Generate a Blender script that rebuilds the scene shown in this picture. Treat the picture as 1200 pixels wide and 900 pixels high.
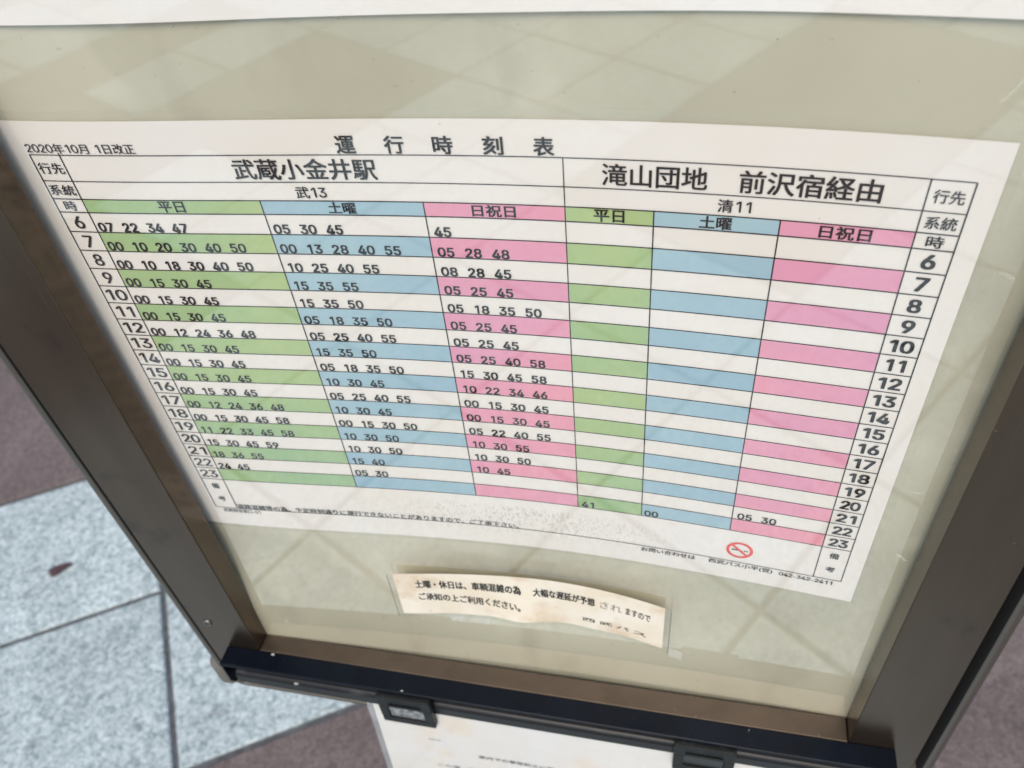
import bpy, bmesh, math, random
from mathutils import Vector, Matrix

random.seed(7)
for o in list(bpy.data.objects):
    bpy.data.objects.remove(o, do_unlink=True)
S = bpy.context.scene
COL = S.collection
Z0 = 1.286                       # height of the timetable's top rule above the paving

# ------------------------------------------------------------------ camera
cd = bpy.data.cameras.new("camera"); cam = bpy.data.objects.new("camera", cd); COL.objects.link(cam)
R2 = Vector((0.9768, 0.1979, -0.0820)); U2 = Vector((-0.0802, 0.6929, 0.7166)); F = Vector((-0.1986, 0.6934, -0.6927))
F.normalize(); R2 = (R2 - F * R2.dot(F)).normalized(); U2 = R2.cross(F)
M = Matrix((R2, U2, -F)).transposed().to_4x4()
M.translation = Vector((0.2896, -0.2848, 0.1660 + Z0))
cam.matrix_world = M
cd.sensor_width = 36.0; cd.lens = 981.56 / 1200 * 36
cd.clip_start = 0.01; cd.clip_end = 2000
cd.dof.use_dof = True; cd.dof.focus_distance = 0.385; cd.dof.aperture_fstop = 11.5
S.camera = cam

# ------------------------------------------------------------------ light
SUN_EL, SUN_AZ = 52.0, 180.0     # azimuth: compass style, from +y clockwise; sun in front and to the left of the board
w = bpy.data.worlds.new("World"); S.world = w; w.use_nodes = True
nt = w.node_tree; nt.nodes.clear()
sky = nt.nodes.new("ShaderNodeTexSky"); sky.sky_type = 'NISHITA'; sky.sun_disc = False
sky.sun_elevation = math.radians(SUN_EL); sky.sun_rotation = math.radians(SUN_AZ)
sky.air_density = 1.0; sky.dust_density = 2.0; sky.ozone_density = 1.0
bg = nt.nodes.new("ShaderNodeBackground"); bg.inputs[1].default_value = 0.14
ow = nt.nodes.new("ShaderNodeOutputWorld")
nt.links.new(sky.outputs[0], bg.inputs[0]); nt.links.new(bg.outputs[0], ow.inputs[0])
sd = bpy.data.lights.new("sun", 'SUN'); sd.energy = 1.7; sd.angle = math.radians(30); sd.color = (1.0, 0.93, 0.84)
sun = bpy.data.objects.new("sun", sd); COL.objects.link(sun)
el, az = math.radians(SUN_EL), math.radians(SUN_AZ)
sun.rotation_euler = Vector((-math.sin(az) * math.cos(el), -math.cos(az) * math.cos(el), -math.sin(el))).to_track_quat('-Z', 'Y').to_euler()
sun.location = (-3, -4, 6)
S.view_settings.view_transform = 'Standard'; S.view_settings.look = 'None'
S.view_settings.exposure = 0.52; S.view_settings.gamma = 1
S.view_settings.use_curve_mapping = False
S.render.engine = 'CYCLES'
S.cycles.transparent_max_bounces = 12
S.cycles.max_bounces = 8
S.cycles.use_denoising = True

# ------------------------------------------------------------------ helpers
def tag(o, label=None, cat=None, group=None, kind=None):
    if label: o['label'] = label
    if cat: o['category'] = cat
    if group: o['group'] = group
    if kind: o['kind'] = kind
    return o

def thing(name, loc, label, cat, group=None):
    o = bpy.data.objects.new(name, None); COL.objects.link(o)
    o.location = loc; o.empty_display_size = 0.05
    return tag(o, label, cat, group)

class MB:
    """Collects geometry given in world space (z relative to the table's top rule unless flat=True)."""
    def __init__(s, zoff=None):
        s.v = []; s.f = []; s.mi = []; s.z = Z0 if zoff is None else zoff
    def add(s, vs, fs, mi=0):
        b = len(s.v)
        s.v += [(x, y, z + s.z) for x, y, z in vs]
        s.f += [tuple(i + b for i in f) for f in fs]
        s.mi += [mi] * len(fs)
    def box(s, x0, x1, y0, y1, z0, z1, mi=0):
        vs = [(x0, y0, z0), (x1, y0, z0), (x1, y1, z0), (x0, y1, z0), (x0, y0, z1), (x1, y0, z1), (x1, y1, z1), (x0, y1, z1)]
        s.add(vs, [(0, 3, 2, 1), (4, 5, 6, 7), (0, 1, 5, 4), (1, 2, 6, 5), (2, 3, 7, 6), (3, 0, 4, 7)], mi)
    def prism(s, prof, x0, x1, mi=0):
        """profile [(y,z)] extruded along x"""
        n = len(prof)
        vs = [(x0, y, z) for y, z in prof] + [(x1, y, z) for y, z in prof]
        fs = [(i, (i + 1) % n, n + (i + 1) % n, n + i) for i in range(n)]
        fs += [tuple(range(n - 1, -1, -1)), tuple(range(n, 2 * n))]
        s.add(vs, fs, mi)
    def surf(s, fn, us, ws, mi=0):
        """grid surface fn(u,w)->(x,y,z)"""
        nu, nw = len(us), len(ws)
        vs = [fn(u, q) for q in ws for u in us]
        fs = [(j * nu + i, j * nu + i + 1, (j + 1) * nu + i + 1, (j + 1) * nu + i) for j in range(nw - 1) for i in range(nu - 1)]
        s.add(vs, fs, mi)
    def build(s, name, mats, parent=None, smooth=False, bevel=0, segs=2, label=None, recalc=True):
        me = bpy.data.meshes.new(name)
        if parent is not None:
            L = parent.matrix_basis.translation if parent.parent is None else Vector((0, 0, 0))
            p = parent
            L = Vector((0, 0, 0))
            while p is not None:
                L += p.location; p = p.parent
        else:
            L = Vector((0, 0, 0))
        me.from_pydata([Vector(v) - L for v in s.v], [], s.f)
        if not isinstance(mats, (list, tuple)): mats = [mats]
        for m in mats: me.materials.append(m)
        for p, i in zip(me.polygons, s.mi): p.material_index = i
        if bevel or recalc:
            bm = bmesh.new(); bm.from_mesh(me)
            if recalc: bmesh.ops.recalc_face_normals(bm, faces=bm.faces)
            if bevel:
                es = [e for e in bm.edges if len(e.link_faces) == 2 and e.calc_face_angle(0) > 0.6]
                bmesh.ops.bevel(bm, geom=es, offset=bevel, segments=segs, profile=0.5, affect='EDGES', clamp_overlap=True)
            bm.to_mesh(me); bm.free()
        if smooth:
            for p in me.polygons: p.use_smooth = True
        me.update()
        o = bpy.data.objects.new(name, me); COL.objects.link(o)
        if parent is not None: o.parent = parent
        if label: o['label'] = label
        return o

def lin(a, b, n): return [a + (b - a) * i / (n - 1) for i in range(n)]

# ------------------------------------------------------------------ materials
def mat(name, col, rough=0.5, metal=0.0, var=0.0, scale=40.0, bump=0.0, bscale=300.0, spec=0.5, aniso=None, col2=None):
    m = bpy.data.materials.new(name); m.use_nodes = True
    t = m.node_tree; b = t.nodes["Principled BSDF"]
    b.inputs["Base Color"].default_value = (*col, 1); b.inputs["Roughness"].default_value = rough
    b.inputs["Metallic"].default_value = metal; b.inputs["Specular IOR Level"].default_value = spec
    tc = t.nodes.new("ShaderNodeTexCoord"); mp = t.nodes.new("ShaderNodeMapping")
    t.links.new(tc.outputs["Object"], mp.inputs[0])
    if aniso: mp.inputs["Scale"].default_value = aniso
    if var or col2:
        n = t.nodes.new("ShaderNodeTexNoise"); n.inputs["Scale"].default_value = scale; n.inputs["Detail"].default_value = 5
        t.links.new(mp.outputs[0], n.inputs[0])
        r = t.nodes.new("ShaderNodeValToRGB")
        a = col2 or tuple(max(0, c * (1 - var)) for c in col); z = col if col2 else tuple(min(1, c * (1 + var)) for c in col)
        r.color_ramp.elements[0].position = 0.32; r.color_ramp.elements[1].position = 0.68
        r.color_ramp.elements[0].color = (*a, 1); r.color_ramp.elements[1].color = (*z, 1)
        t.links.new(n.outputs[0], r.inputs[0]); t.links.new(r.outputs[0], b.inputs["Base Color"])
    if bump:
        n2 = t.nodes.new("ShaderNodeTexNoise"); n2.inputs["Scale"].default_value = bscale; n2.inputs["Detail"].default_value = 4
        t.links.new(mp.outputs[0], n2.inputs[0])
        bp = t.nodes.new("ShaderNodeBump"); bp.inputs["Strength"].default_value = bump; bp.inputs["Distance"].default_value = 0.001
        t.links.new(n2.outputs[0], bp.inputs["Height"]); t.links.new(bp.outputs[0], b.inputs["Normal"])
    m['bsdf'] = b.name
    return m

def clear_mat(name, refl, rough, haze, hcol=(0.8, 0.8, 0.78), hscale=14.0, smudge=0.0, base=0.0):
    """clear plastic sheet: transparent with a Fresnel mirror on its outer face and a faint dusty film"""
    m = bpy.data.materials.new(name); m.use_nodes = True
    t = m.node_tree; t.nodes.clear(); N = t.nodes.new; L = t.links.new
    out = N("ShaderNodeOutputMaterial"); tr = N("ShaderNodeBsdfTransparent"); gl = N("ShaderNodeBsdfGlossy"); df = N("ShaderNodeBsdfDiffuse")
    tr.inputs[0].default_value = (0.985, 0.985, 0.97, 1)
    gl.inputs["Roughness"].default_value = rough; df.inputs[0].default_value = (*hcol, 1)
    fr = N("ShaderNodeFresnel"); fr.inputs[0].default_value = 1.5
    geo = N("ShaderNodeNewGeometry")
    sub = N("ShaderNodeMath"); sub.operation = 'SUBTRACT'; sub.inputs[0].default_value = 1; L(geo.outputs["Backfacing"], sub.inputs[1])
    mu = N("ShaderNodeMath"); mu.operation = 'MULTIPLY'; L(fr.outputs[0], mu.inputs[0]); mu.inputs[1].default_value = refl
    m2 = N("ShaderNodeMath"); m2.operation = 'MULTIPLY'; m2.use_clamp = True; ad = N("ShaderNodeMath"); ad.operation = 'ADD'; L(mu.outputs[0], ad.inputs[0]); ad.inputs[1].default_value = base; L(ad.outputs[0], m2.inputs[0]); L(sub.outputs[0], m2.inputs[1])
    mix1 = N("ShaderNodeMixShader"); L(tr.outputs[0], mix1.inputs[1]); L(df.outputs[0], mix1.inputs[2])
    tc = N("ShaderNodeTexCoord"); no = N("ShaderNodeTexNoise"); no.inputs["Scale"].default_value = hscale; no.inputs["Detail"].default_value = 7
    L(tc.outputs["Object"], no.inputs[0])
    mr = N("ShaderNodeMapRange"); mr.inputs["From Min"].default_value = 0.4; mr.inputs["From Max"].default_value = 0.75
    mr.inputs["To Min"].default_value = haze; mr.inputs["To Max"].default_value = haze + smudge
    L(no.outputs[0], mr.inputs[0])
    m3 = N("ShaderNodeMath"); m3.operation = 'MULTIPLY'; L(mr.outputs[0], m3.inputs[0]); L(sub.outputs[0], m3.inputs[1]); L(m3.outputs[0], mix1.inputs[0])
    mix2 = N("ShaderNodeMixShader"); L(m2.outputs[0], mix2.inputs[0]); L(mix1.outputs[0], mix2.inputs[1]); L(gl.outputs[0], mix2.inputs[2])
    L(mix2.outputs[0], out.inputs[0])
    return m

m_frame = mat("anodised_frame", (0.118, 0.088, 0.064), 0.25, 0.9, 0.07, 60, 0.03, 500, aniso=(1, 1, 0.08))
m_frame2 = mat("frame_darkened", (0.085, 0.064, 0.046), 0.42, 0.8, 0.12, 50, 0.04, 400)  # same frame metal coloured darker, to hold down the sky on its upward face
m_body = mat("case_body_metal", (0.135, 0.12, 0.10), 0.36, 0.75, 0.06, 25, 0.03, 400)
m_cap = mat("cap_plastic", (0.12, 0.108, 0.09), 0.55, 0.0, 0.1, 60, spec=0.3)
m_black = mat("black_plastic", (0.003, 0.005, 0.009), 0.28, 0.0, 0.25, 30, 0.05, 700, spec=0.09)
m_rail = mat("dark_rail", (0.008, 0.0085, 0.0095), 0.36, 0.0, 0.2, 60, 0.05, 400, spec=0.25)
m_clip = mat("clip_plastic", (0.005, 0.006, 0.006), 0.42, 0.0, 0.25, 90, 0.08, 900, spec=0.22)
m_slot = mat("clip_window_dark", (0.010, 0.011, 0.011), 0.3, 0.0)
m_crumb = mat("clip_window_crumbs", (0.32, 0.34, 0.34), 0.5, 0.0, 0, 260, 0.3, 300, col2=(0.035, 0.04, 0.04))
m_screw = mat("screw_steel", (0.22, 0.21, 0.19), 0.38, 1.0, 0.1, 300)
m_hole = mat("recess_shade_black", (0.01, 0.01, 0.01), 0.6)  # near-black for the screw sockets, also painted shade in the tray groove
m_board = mat("mount_board", (0.485, 0.460, 0.338), 0.65, 0, 0, 9, 0.06, 60, col2=(0.41, 0.385, 0.275))
def overlay(m, col, scale, lo, hi, amt, stretch=(1, 1, 1), detail=3.0, seed=0.0):
    """marks with an outline of their own (dirt dots, scuffs, damp stains) laid over a material's colour"""
    t = m.node_tree; b = t.nodes["Principled BSDF"]; N = t.nodes.new; L = t.links.new
    tc = N("ShaderNodeTexCoord"); mp = N("ShaderNodeMapping"); mp.inputs["Scale"].default_value = stretch; mp.inputs["Location"].default_value = (seed, seed * 0.7, seed * 1.3)
    L(tc.outputs["Object"], mp.inputs[0])
    n = N("ShaderNodeTexNoise"); n.inputs["Scale"].default_value = scale; n.inputs["Detail"].default_value = detail; L(mp.outputs[0], n.inputs[0])
    r = N("ShaderNodeMapRange"); r.inputs["From Min"].default_value = lo; r.inputs["From Max"].default_value = hi; r.inputs["To Max"].default_value = amt; L(n.outputs[0], r.inputs[0])
    mx = N("ShaderNodeMix"); mx.data_type = 'RGBA'; L(r.outputs[0], mx.inputs[0]); mx.inputs[7].default_value = (*col, 1)
    if b.inputs["Base Color"].links: L(b.inputs["Base Color"].links[0].from_socket, mx.inputs[6])
    else: mx.inputs[6].default_value = b.inputs["Base Color"].default_value
    L(mx.outputs[2], b.inputs["Base Color"])
    return r
overlay(m_board, (0.16, 0.13, 0.09), 260, 0.72, 0.78, 0.8, seed=1.0)
overlay(m_board, (0.34, 0.31, 0.22), 26, 0.55, 0.70, 0.55, stretch=(1, 1, 0.5), detail=8, seed=4.0)
overlay(m_board, (0.60, 0.56, 0.43), 12, 0.58, 0.64, 0.35, seed=9.0)
overlay(m_frame, (0.05, 0.045, 0.04), 34, 0.60, 0.72, 0.6, detail=9, seed=2.0)
overlay(m_frame, (0.42, 0.38, 0.32), 420, 0.74, 0.78, 0.7, seed=5.0)
overlay(m_frame, (0.30, 0.25, 0.20), 60, 0.66, 0.72, 0.16, stretch=(6, 1, 0.25), seed=7.0)
overlay(m_frame2, (0.30, 0.25, 0.19), 300, 0.72, 0.77, 0.7, seed=3.0)
overlay(m_black, (0.06, 0.06, 0.06), 420, 0.70, 0.78, 0.6, seed=3.0)
overlay(m_rail, (0.07, 0.07, 0.068), 160, 0.62, 0.78, 0.5, stretch=(0.2, 1, 1), seed=6.0)
overlay(m_clip, (0.045, 0.048, 0.045), 240, 0.62, 0.75, 0.5, seed=8.0)
m_paint = mat("post_paint", (0.30, 0.29, 0.27), 0.45, 0.3, 0.08, 20)
m_chip = mat("paint_chip", (0.42, 0.40, 0.37), 0.7)
m_ink = mat("black_ink", (0.008, 0.0065, 0.006), 0.9, 0, 0.25, 400, spec=0.0)
m_ink_soft = mat("worn_ink", (0.045, 0.042, 0.038), 0.9, 0, 0.2, 300, spec=0.0)
m_ink_light = mat("grey_ink", (0.05, 0.05, 0.05), 0.75, 0, 0.2, 500)
m_green = mat("green_print", (0.39, 0.48, 0.175), 0.65, 0, 0, 9, 0.03, 200, col2=(0.27, 0.43, 0.22))
m_blue = mat("blue_print", (0.34, 0.485, 0.52), 0.65, 0, 0, 10, 0.03, 200, col2=(0.27, 0.42, 0.50))
m_pink = mat("pink_print", (0.78, 0.295, 0.34), 0.65, 0, 0, 8, 0.03, 200, col2=(0.66, 0.28, 0.41))
m_red = mat("red_print", (0.72, 0.045, 0.03), 0.6, 0, 0.1, 300)
m_leaf = mat("dead_leaf", (0.060, 0.030, 0.032), 0.8, 0, 0.4, 60)
m_cover = clear_mat("clear_cover", 1.7, 0.018, 0.004, smudge=0.03, hscale=22, base=0.095)
m_film = clear_mat("clear_film", 0.8, 0.15, 0.03, (0.5, 0.52, 0.48), 40, 0.05)
m_tape = clear_mat("clear_tape", 1.0, 0.2, 0.22, (0.72, 0.72, 0.66), 60, 0.1)
m_sleeve = clear_mat("clear_sleeve", 1.3, 0.08, 0.10, (0.62, 0.66, 0.66), 30, 0.15)

def paper_mat(name, col, old, specks=False, blotch=14.0):
    m = mat(name, col, 0.62, 0, 0, blotch, 0.10, 34.0, col2=old)
    t = m.node_tree; b = t.nodes["Principled BSDF"]; N = t.nodes.new; L = t.links.new
    b.inputs["Specular IOR Level"].default_value = 0.3
    if specks:
        src = b.inputs["Base Color"].links[0].from_socket
        tc = N("ShaderNodeTexCoord")
        sx = N("ShaderNodeSeparateXYZ"); L(tc.outputs["Object"], sx.inputs[0])
        # band of brown-grey mould dots that has grown along the foot of the table (sheet coordinates)
        def ramp(sock, a, b_, c, d):
            r1 = N("ShaderNodeMapRange"); r1.interpolation_type = 'SMOOTHSTEP'; r1.inputs["From Min"].default_value = a; r1.inputs["From Max"].default_value = b_
            L(sock, r1.inputs[0])
            r2 = N("ShaderNodeMapRange"); r2.interpolation_type = 'SMOOTHSTEP'; r2.inputs["From Min"].default_value = c; r2.inputs["From Max"].default_value = d
            r2.inputs["To Min"].default_value = 1; r2.inputs["To Max"].default_value = 0; L(sock, r2.inputs[0])
            mm = N("ShaderNodeMath"); mm.operation = 'MULTIPLY'; L(r1.outputs[0], mm.inputs[0]); L(r2.outputs[0], mm.inputs[1])
            return mm.outputs[0]
        ax = ramp(sx.outputs["X"], -0.14, 0.02, 0.03, 0.145)
        azz = ramp(sx.outputs["Z"], 0.006, 0.022, 0.036, 0.042)
        a = N("ShaderNodeMath"); a.operation = 'MULTIPLY'; L(ax, a.inputs[0]); L(azz, a.inputs[1])
        mp = N("ShaderNodeMapping"); mp.inputs["Scale"].default_value = (1, 1, 0.45); L(tc.outputs["Object"], mp.inputs[0])
        no = N("ShaderNodeTexNoise"); no.inputs["Scale"].default_value = 850; no.inputs["Detail"].default_value = 3; L(mp.outputs[0], no.inputs[0])
        r = N("ShaderNodeMapRange"); r.inputs["From Min"].default_value = 0.52; r.inputs["From Max"].default_value = 0.66; L(no.outputs[0], r.inputs[0])
        a2 = N("ShaderNodeMath"); a2.operation = 'MULTIPLY'; L(a.outputs[0], a2.inputs[0]); L(r.outputs[0], a2.inputs[1])
        a3 = N("ShaderNodeMath"); a3.operation = 'MULTIPLY'; L(a2.outputs[0], a3.inputs[0]); a3.inputs[1].default_value = 0.42
        mx = N("ShaderNodeMix"); mx.data_type = 'RGBA'; L(a3.outputs[0], mx.inputs[0]); L(src, mx.inputs[6]); mx.inputs[7].default_value = (0.24, 0.20, 0.15, 1)
        L(mx.outputs[2], b.inputs["Base Color"])
    return m
m_paper = paper_mat("timetable_paper", (0.765, 0.722, 0.665), (0.735, 0.68, 0.60), True)
m_paper2 = paper_mat("upper_paper", (0.80, 0.765, 0.72), (0.77, 0.72, 0.65))
m_slip = paper_mat("yellowed_slip", (0.80, 0.735, 0.63), (0.73, 0.62, 0.47), False, 30)
overlay(m_slip, (0.55, 0.38, 0.22), 34, 0.56, 0.70, 0.6, detail=8, seed=2.3)
overlay(m_slip, (0.40, 0.28, 0.17), 300, 0.68, 0.75, 0.5, seed=3.3)
overlay(m_paper, (0.42, 0.36, 0.28), 330, 0.75, 0.79, 0.6, seed=5.1)
m_hang = paper_mat("hanging_paper", (0.66, 0.63, 0.60), (0.64, 0.59, 0.53), False, 20)
overlay(m_hang, (0.66, 0.53, 0.38), 22, 0.58, 0.66, 0.45, detail=4, seed=1.2)

def stone(name, c1, c2, c3, sc):
    """crushed-grain stone: one tone per grain, with worn patches and grime on top"""
    m = bpy.data.materials.new(name); m.use_nodes = True
    t = m.node_tree; b = t.nodes["Principled BSDF"]; N = t.nodes.new; L = t.links.new
    b.inputs["Roughness"].default_value = 0.78
    tc = N("ShaderNodeTexCoord")
    v = N("ShaderNodeTexVoronoi"); v.inputs["Scale"].default_value = sc; v.inputs["Randomness"].default_value = 1.0; L(tc.outputs["Object"], v.inputs["Vector"])
    v2 = N("ShaderNodeTexVoronoi"); v2.inputs["Scale"].default_value = sc * 0.42; L(tc.outputs["Object"], v2.inputs["Vector"])
    sp1 = N("ShaderNodeSeparateColor"); L(v.outputs["Color"], sp1.inputs[0]); sp2 = N("ShaderNodeSeparateColor"); L(v2.outputs["Color"], sp2.inputs[0])
    av = N("ShaderNodeMix"); av.data_type = 'FLOAT'; av.inputs[0].default_value = 0.4; L(sp1.outputs[0], av.inputs[2]); L(sp2.outputs[1], av.inputs[3])
    r = N("ShaderNodeValToRGB"); L(av.outputs[0], r.inputs[0])
    r.color_ramp.elements[0].position = 0.12; r.color_ramp.elements[0].color = (*c1, 1)
    r.color_ramp.elements[1].position = 0.88; r.color_ramp.elements[1].color = (*c3, 1)
    e = r.color_ramp.elements.new(0.5); e.color = (*c2, 1)
    n2 = N("ShaderNodeTexNoise"); n2.inputs["Scale"].default_value = 5; n2.inputs["Detail"].default_value = 8; n2.inputs["Roughness"].default_value = 0.65; L(tc.outputs["Object"], n2.inputs[0])
    mr = N("ShaderNodeMapRange"); mr.inputs["From Min"].default_value = 0.3; mr.inputs["From Max"].default_value = 0.7; mr.inputs["To Min"].default_value = 0.80; mr.inputs["To Max"].default_value = 1.12; L(n2.outputs[0], mr.inputs[0])
    n3 = N("ShaderNodeTexNoise"); n3.inputs["Scale"].default_value = 17; n3.inputs["Detail"].default_value = 2; L(tc.outputs["Object"], n3.inputs[0])
    mr3 = N("ShaderNodeMapRange"); mr3.inputs["From Min"].default_value = 0.66; mr3.inputs["From Max"].default_value = 0.72; mr3.inputs["To Min"].default_value = 1.0; mr3.inputs["To Max"].default_value = 0.72; L(n3.outputs[0], mr3.inputs[0])
    geo = N("ShaderNodeNewGeometry")
    mi = N("ShaderNodeMapRange"); mi.inputs["To Min"].default_value = 0.90; mi.inputs["To Max"].default_value = 1.08; L(geo.outputs["Random Per Island"], mi.inputs[0])
    mu = N("ShaderNodeMath"); mu.operation = 'MULTIPLY'; L(mr.outputs[0], mu.inputs[0]); L(mi.outputs[0], mu.inputs[1])
    mu2 = N("ShaderNodeMath"); mu2.operation = 'MULTIPLY'; L(mu.outputs[0], mu2.inputs[0]); L(mr3.outputs[0], mu2.inputs[1])
    vm = N("ShaderNodeVectorMath"); vm.operation = 'SCALE'; L(r.outputs[0], vm.inputs[0]); L(mu2.outputs[0], vm.inputs["Scale"])
    L(vm.outputs[0], b.inputs["Base Color"])
    bp = N("ShaderNodeBump"); bp.inputs["Strength"].default_value = 0.12; bp.inputs["Distance"].default_value = 0.001; L(v.outputs["Distance"], bp.inputs["Height"]); L(bp.outputs[0], b.inputs["Normal"])
    return m
m_light = stone("pale_granite", (0.20, 0.252, 0.248), (0.365, 0.42, 0.408), (0.53, 0.58, 0.562), 230)
m_purple = stone("mauve_granite", (0.105, 0.078, 0.070), (0.142, 0.108, 0.098), (0.185, 0.144, 0.131), 260)
m_joint = mat("joint_mortar", (0.085, 0.09, 0.092), 0.9, 0, 0.3, 60)

# ------------------------------------------------------------------ ground
TH = math.radians(32); mx_, my_ = math.cos(TH), math.sin(TH)
M0, N0, T = -0.3651, 0.7945, 0.4
def gp(i, j):                       # lattice -> ground
    a, b = M0 + i * T, N0 + j * T
    return (a * mx_ - b * my_, a * my_ + b * mx_)
dark = {(-6, -7), (-5, -7), (-6, -6), (-5, -6), (-7, -5), (-6, -5), (-8, -6), (-8, -7), (-8, -5),
        (-2, -9), (-1, -9), (-2, -8), (-1, -8), (-2, -10), (-1, -10), (-2, -7), (-1, -7),
        (0, -2), (1, -2), (2, -2), (3, -2), (4, -2), (2, -3), (3, -3), (4, -3), (5, -3), (3, -1), (4, -1), (5, -2)}
dark |= {(i, j) for i in (2, 3, 4) for j in (-4, -5, -6)} | {(-4, -3), (-4, -4), (-5, -3), (-5, -4)}
for i in range(-9, 3):
    dark |= {(i, 1), (i, 2)}
g = MB(0.0)
g.surf(lambda u, q: (u, q, -0.006), [-600, -60, -12, 12, 60, 600], [-600, -60, -12, 12, 60, 600])
ground = g.build("ground", m_joint, recalc=False); tag(ground, kind='structure')
pv = MB(0.0)
rnd = random.Random(3)
for i in range(-22, 22):
    for j in range(-22, 22):
        k = (i, j) in dark
        if not k and (abs(i + 2) > 8 or j < -11 or j > 3):
            k = rnd.random() < 0.35
        dz = rnd.uniform(-0.0006, 0.0006)
        sd_ = lambda a_, b_: 0.0 if (k and (a_, b_) in dark) else 1.0      # mauve slabs run on without an open joint
        l_, r_, d__, u_ = sd_(i - 1, j), sd_(i + 1, j), sd_(i, j - 1), sd_(i, j + 1)
        if k: dz = 0.0
        def ring_(g_, z):
            x, y = gp(i, j)
            out = []
            for u, v in ((g_ * l_, g_ * d__), (T - g_ * r_, g_ * d__), (T - g_ * r_, T - g_ * u_), (g_ * l_, T - g_ * u_)):
                out.append((x + u * mx_ - v * my_, y + u * my_ + v * mx_, z))
            return out
        q, p, s_ = ring_(0.0055, -0.012), ring_(0.0055, -0.003 + dz), ring_(0.0090, dz)
        fs = [(8, 9, 10, 11)]
        for a in range(4):
            b = (a + 1) % 4
            fs += [(a, b, 4 + b, 4 + a), (4 + a, 4 + b, 8 + b, 8 + a)]
        pv.add(q + p + s_, fs, 1 if k else 0)
paving = pv.build("paving", [m_light, m_purple], recalc=False); tag(paving, kind='structure')

# ------------------------------------------------------------------ shape of the bowed mounting board
W = 0.385
QD = (0.0092, 0.0053, -0.0032, 0.0004, -0.0021, 0.0104, 0.0016, -0.0011, 0.0076)
def depth(x, z):
    t = max(-1.06, min(1.06, x / W * 2 - 1)); s = max(-1.25, min(0.4, z / 0.25)); e = 1 - t * t
    return (e * (QD[0] + QD[1] * t + QD[2] * t * t + QD[3] * t ** 3) + e * s * (QD[4] + QD[5] * t + QD[6] * t * t) + s * s * e * (QD[7] + QD[8] * t))
def on(x, z, lift):
    return (x, depth(x, z) - lift, z)
def cover_y(x, z):
    return -0.002 + 0.0106 * (x - 0.2) - 0.0756 * (x - 0.2) ** 2 - 0.0023 * (z + 0.1) - 0.0427 * (z + 0.1) ** 2

# ------------------------------------------------------------------ display case
case = thing("timetable_case", (0.205, 0.01, 0.0), "bronze grey metal timetable case with clear cover and black bar along its bottom", "display case")
ZT = 0.50                           # top of the opening
def sstep(a, b_, v):
    t = max(0.0, min(1.0, (v - a) / (b_ - a))); return t * t * (3 - 2 * t)
def board_y(x, z):                  # the board is pinched up against the cover along the foot and the right edge
    w_ = max(sstep(-0.29, -0.375, z), sstep(0.399, 0.413, x))
    return (depth(x, z) + 0.0012) * (1 - w_) + (cover_y(x, z) + 0.0022) * w_
b = MB(); b.surf(lambda x, z: (x, board_y(x, z), z), lin(-0.044, 0.452, 62), lin(-0.4385, ZT + 0.02, 80))
b.build("back_panel", m_board, case, smooth=True, recalc=False)
cv = MB(); xs_, zs_ = lin(-0.0069, 0.4149, 44), lin(-0.4019, ZT - 0.001, 70)
cv.surf(lambda x, z: (x, cover_y(x, z), z), xs_, zs_)
cover = cv.build("cover_panel", m_cover, case, smooth=True, recalc=False)
# faint scratches in the cover
sc = MB()
def scratch(pts, wd):
    for (x0, z0), (x1, z1) in zip(pts, pts[1:]):
        dx, dz = x1 - x0, z1 - z0; l = math.hypot(dx, dz); nx, nz = -dz / l * wd / 2, dx / l * wd / 2
        vs = [(x, cover_y(x, z) - 0.0003, z) for x, z in ((x0 - nx, z0 - nz), (x1 - nx, z1 - nz), (x1 + nx, z1 + nz), (x0 + nx, z0 + nz))]
        sc.add(vs, [(0, 1, 2, 3)])
def scratches(*runs):
    global sc
    for pts, wd in runs:
        sc = MB(); scratch(pts, wd); sc.build("scratch", m_scuff, cover, recalc=False)
m_scuff = clear_mat("scuffed_plastic", 0.3, 0.4, 0.12, (0.85, 0.85, 0.83), 60, 0.2)
scratches(([(0.4060, -0.217), (0.4085, -0.2185), (0.4115, -0.2215)], 0.0016),
 ([(0.4015, -0.0355), (0.4045, -0.0362), (0.4075, -0.0380)], 0.0018),
 ([(0.3885, 0.0455), (0.3872, 0.0400), (0.3850, 0.0350), (0.3822, 0.0312)], 0.0012),
 ([(0.4010, -0.166), (0.4060, -0.1665)], 0.0010))

def shear(z): return -0.0222 * (max(-0.5, min(0.02, z)) + 0.43)
def stile(x_in, x_out, z0, z1):
    m_ = MB(); y0, y1 = -0.0225, -0.0060
    n = 8; zs = lin(z0, z1, n); vs = []; fs = []
    for z in zs:
        xo = x_out + shear(z)
        vs += [(x_in, y0, z), (xo, y0, z), (xo, y1, z), (x_in, y1, z)]
    for k in range(n - 1):
        for a in range(4):
            c_ = (a + 1) % 4
            fs.append((4 * k + a, 4 * k + c_, 4 * k + 4 + c_, 4 * k + 4 + a))
    fs += [(0, 1, 2, 3), (4 * n - 4, 4 * n - 3, 4 * n - 2, 4 * n - 1)]
    m_.add(vs, fs)
    return m_.build("side_frame", m_frame, case, bevel=0.0007)
fl = stile(-0.0070, -0.0494, -0.4385, ZT + 0.045)
fr_ = stile(0.4150, 0.4597, -0.4385, ZT + 0.045)
bf = MB(); bf.box(-0.0068, 0.4148, -0.0225, -0.0060, -0.4385, -0.4020)
bf.v = [(x, (-0.0088 if y > -0.01 and x < 0.2 else y), z) for x, y, z in bf.v]; bf.build("bottom_frame", m_frame2, case, bevel=0.0006)
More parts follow.
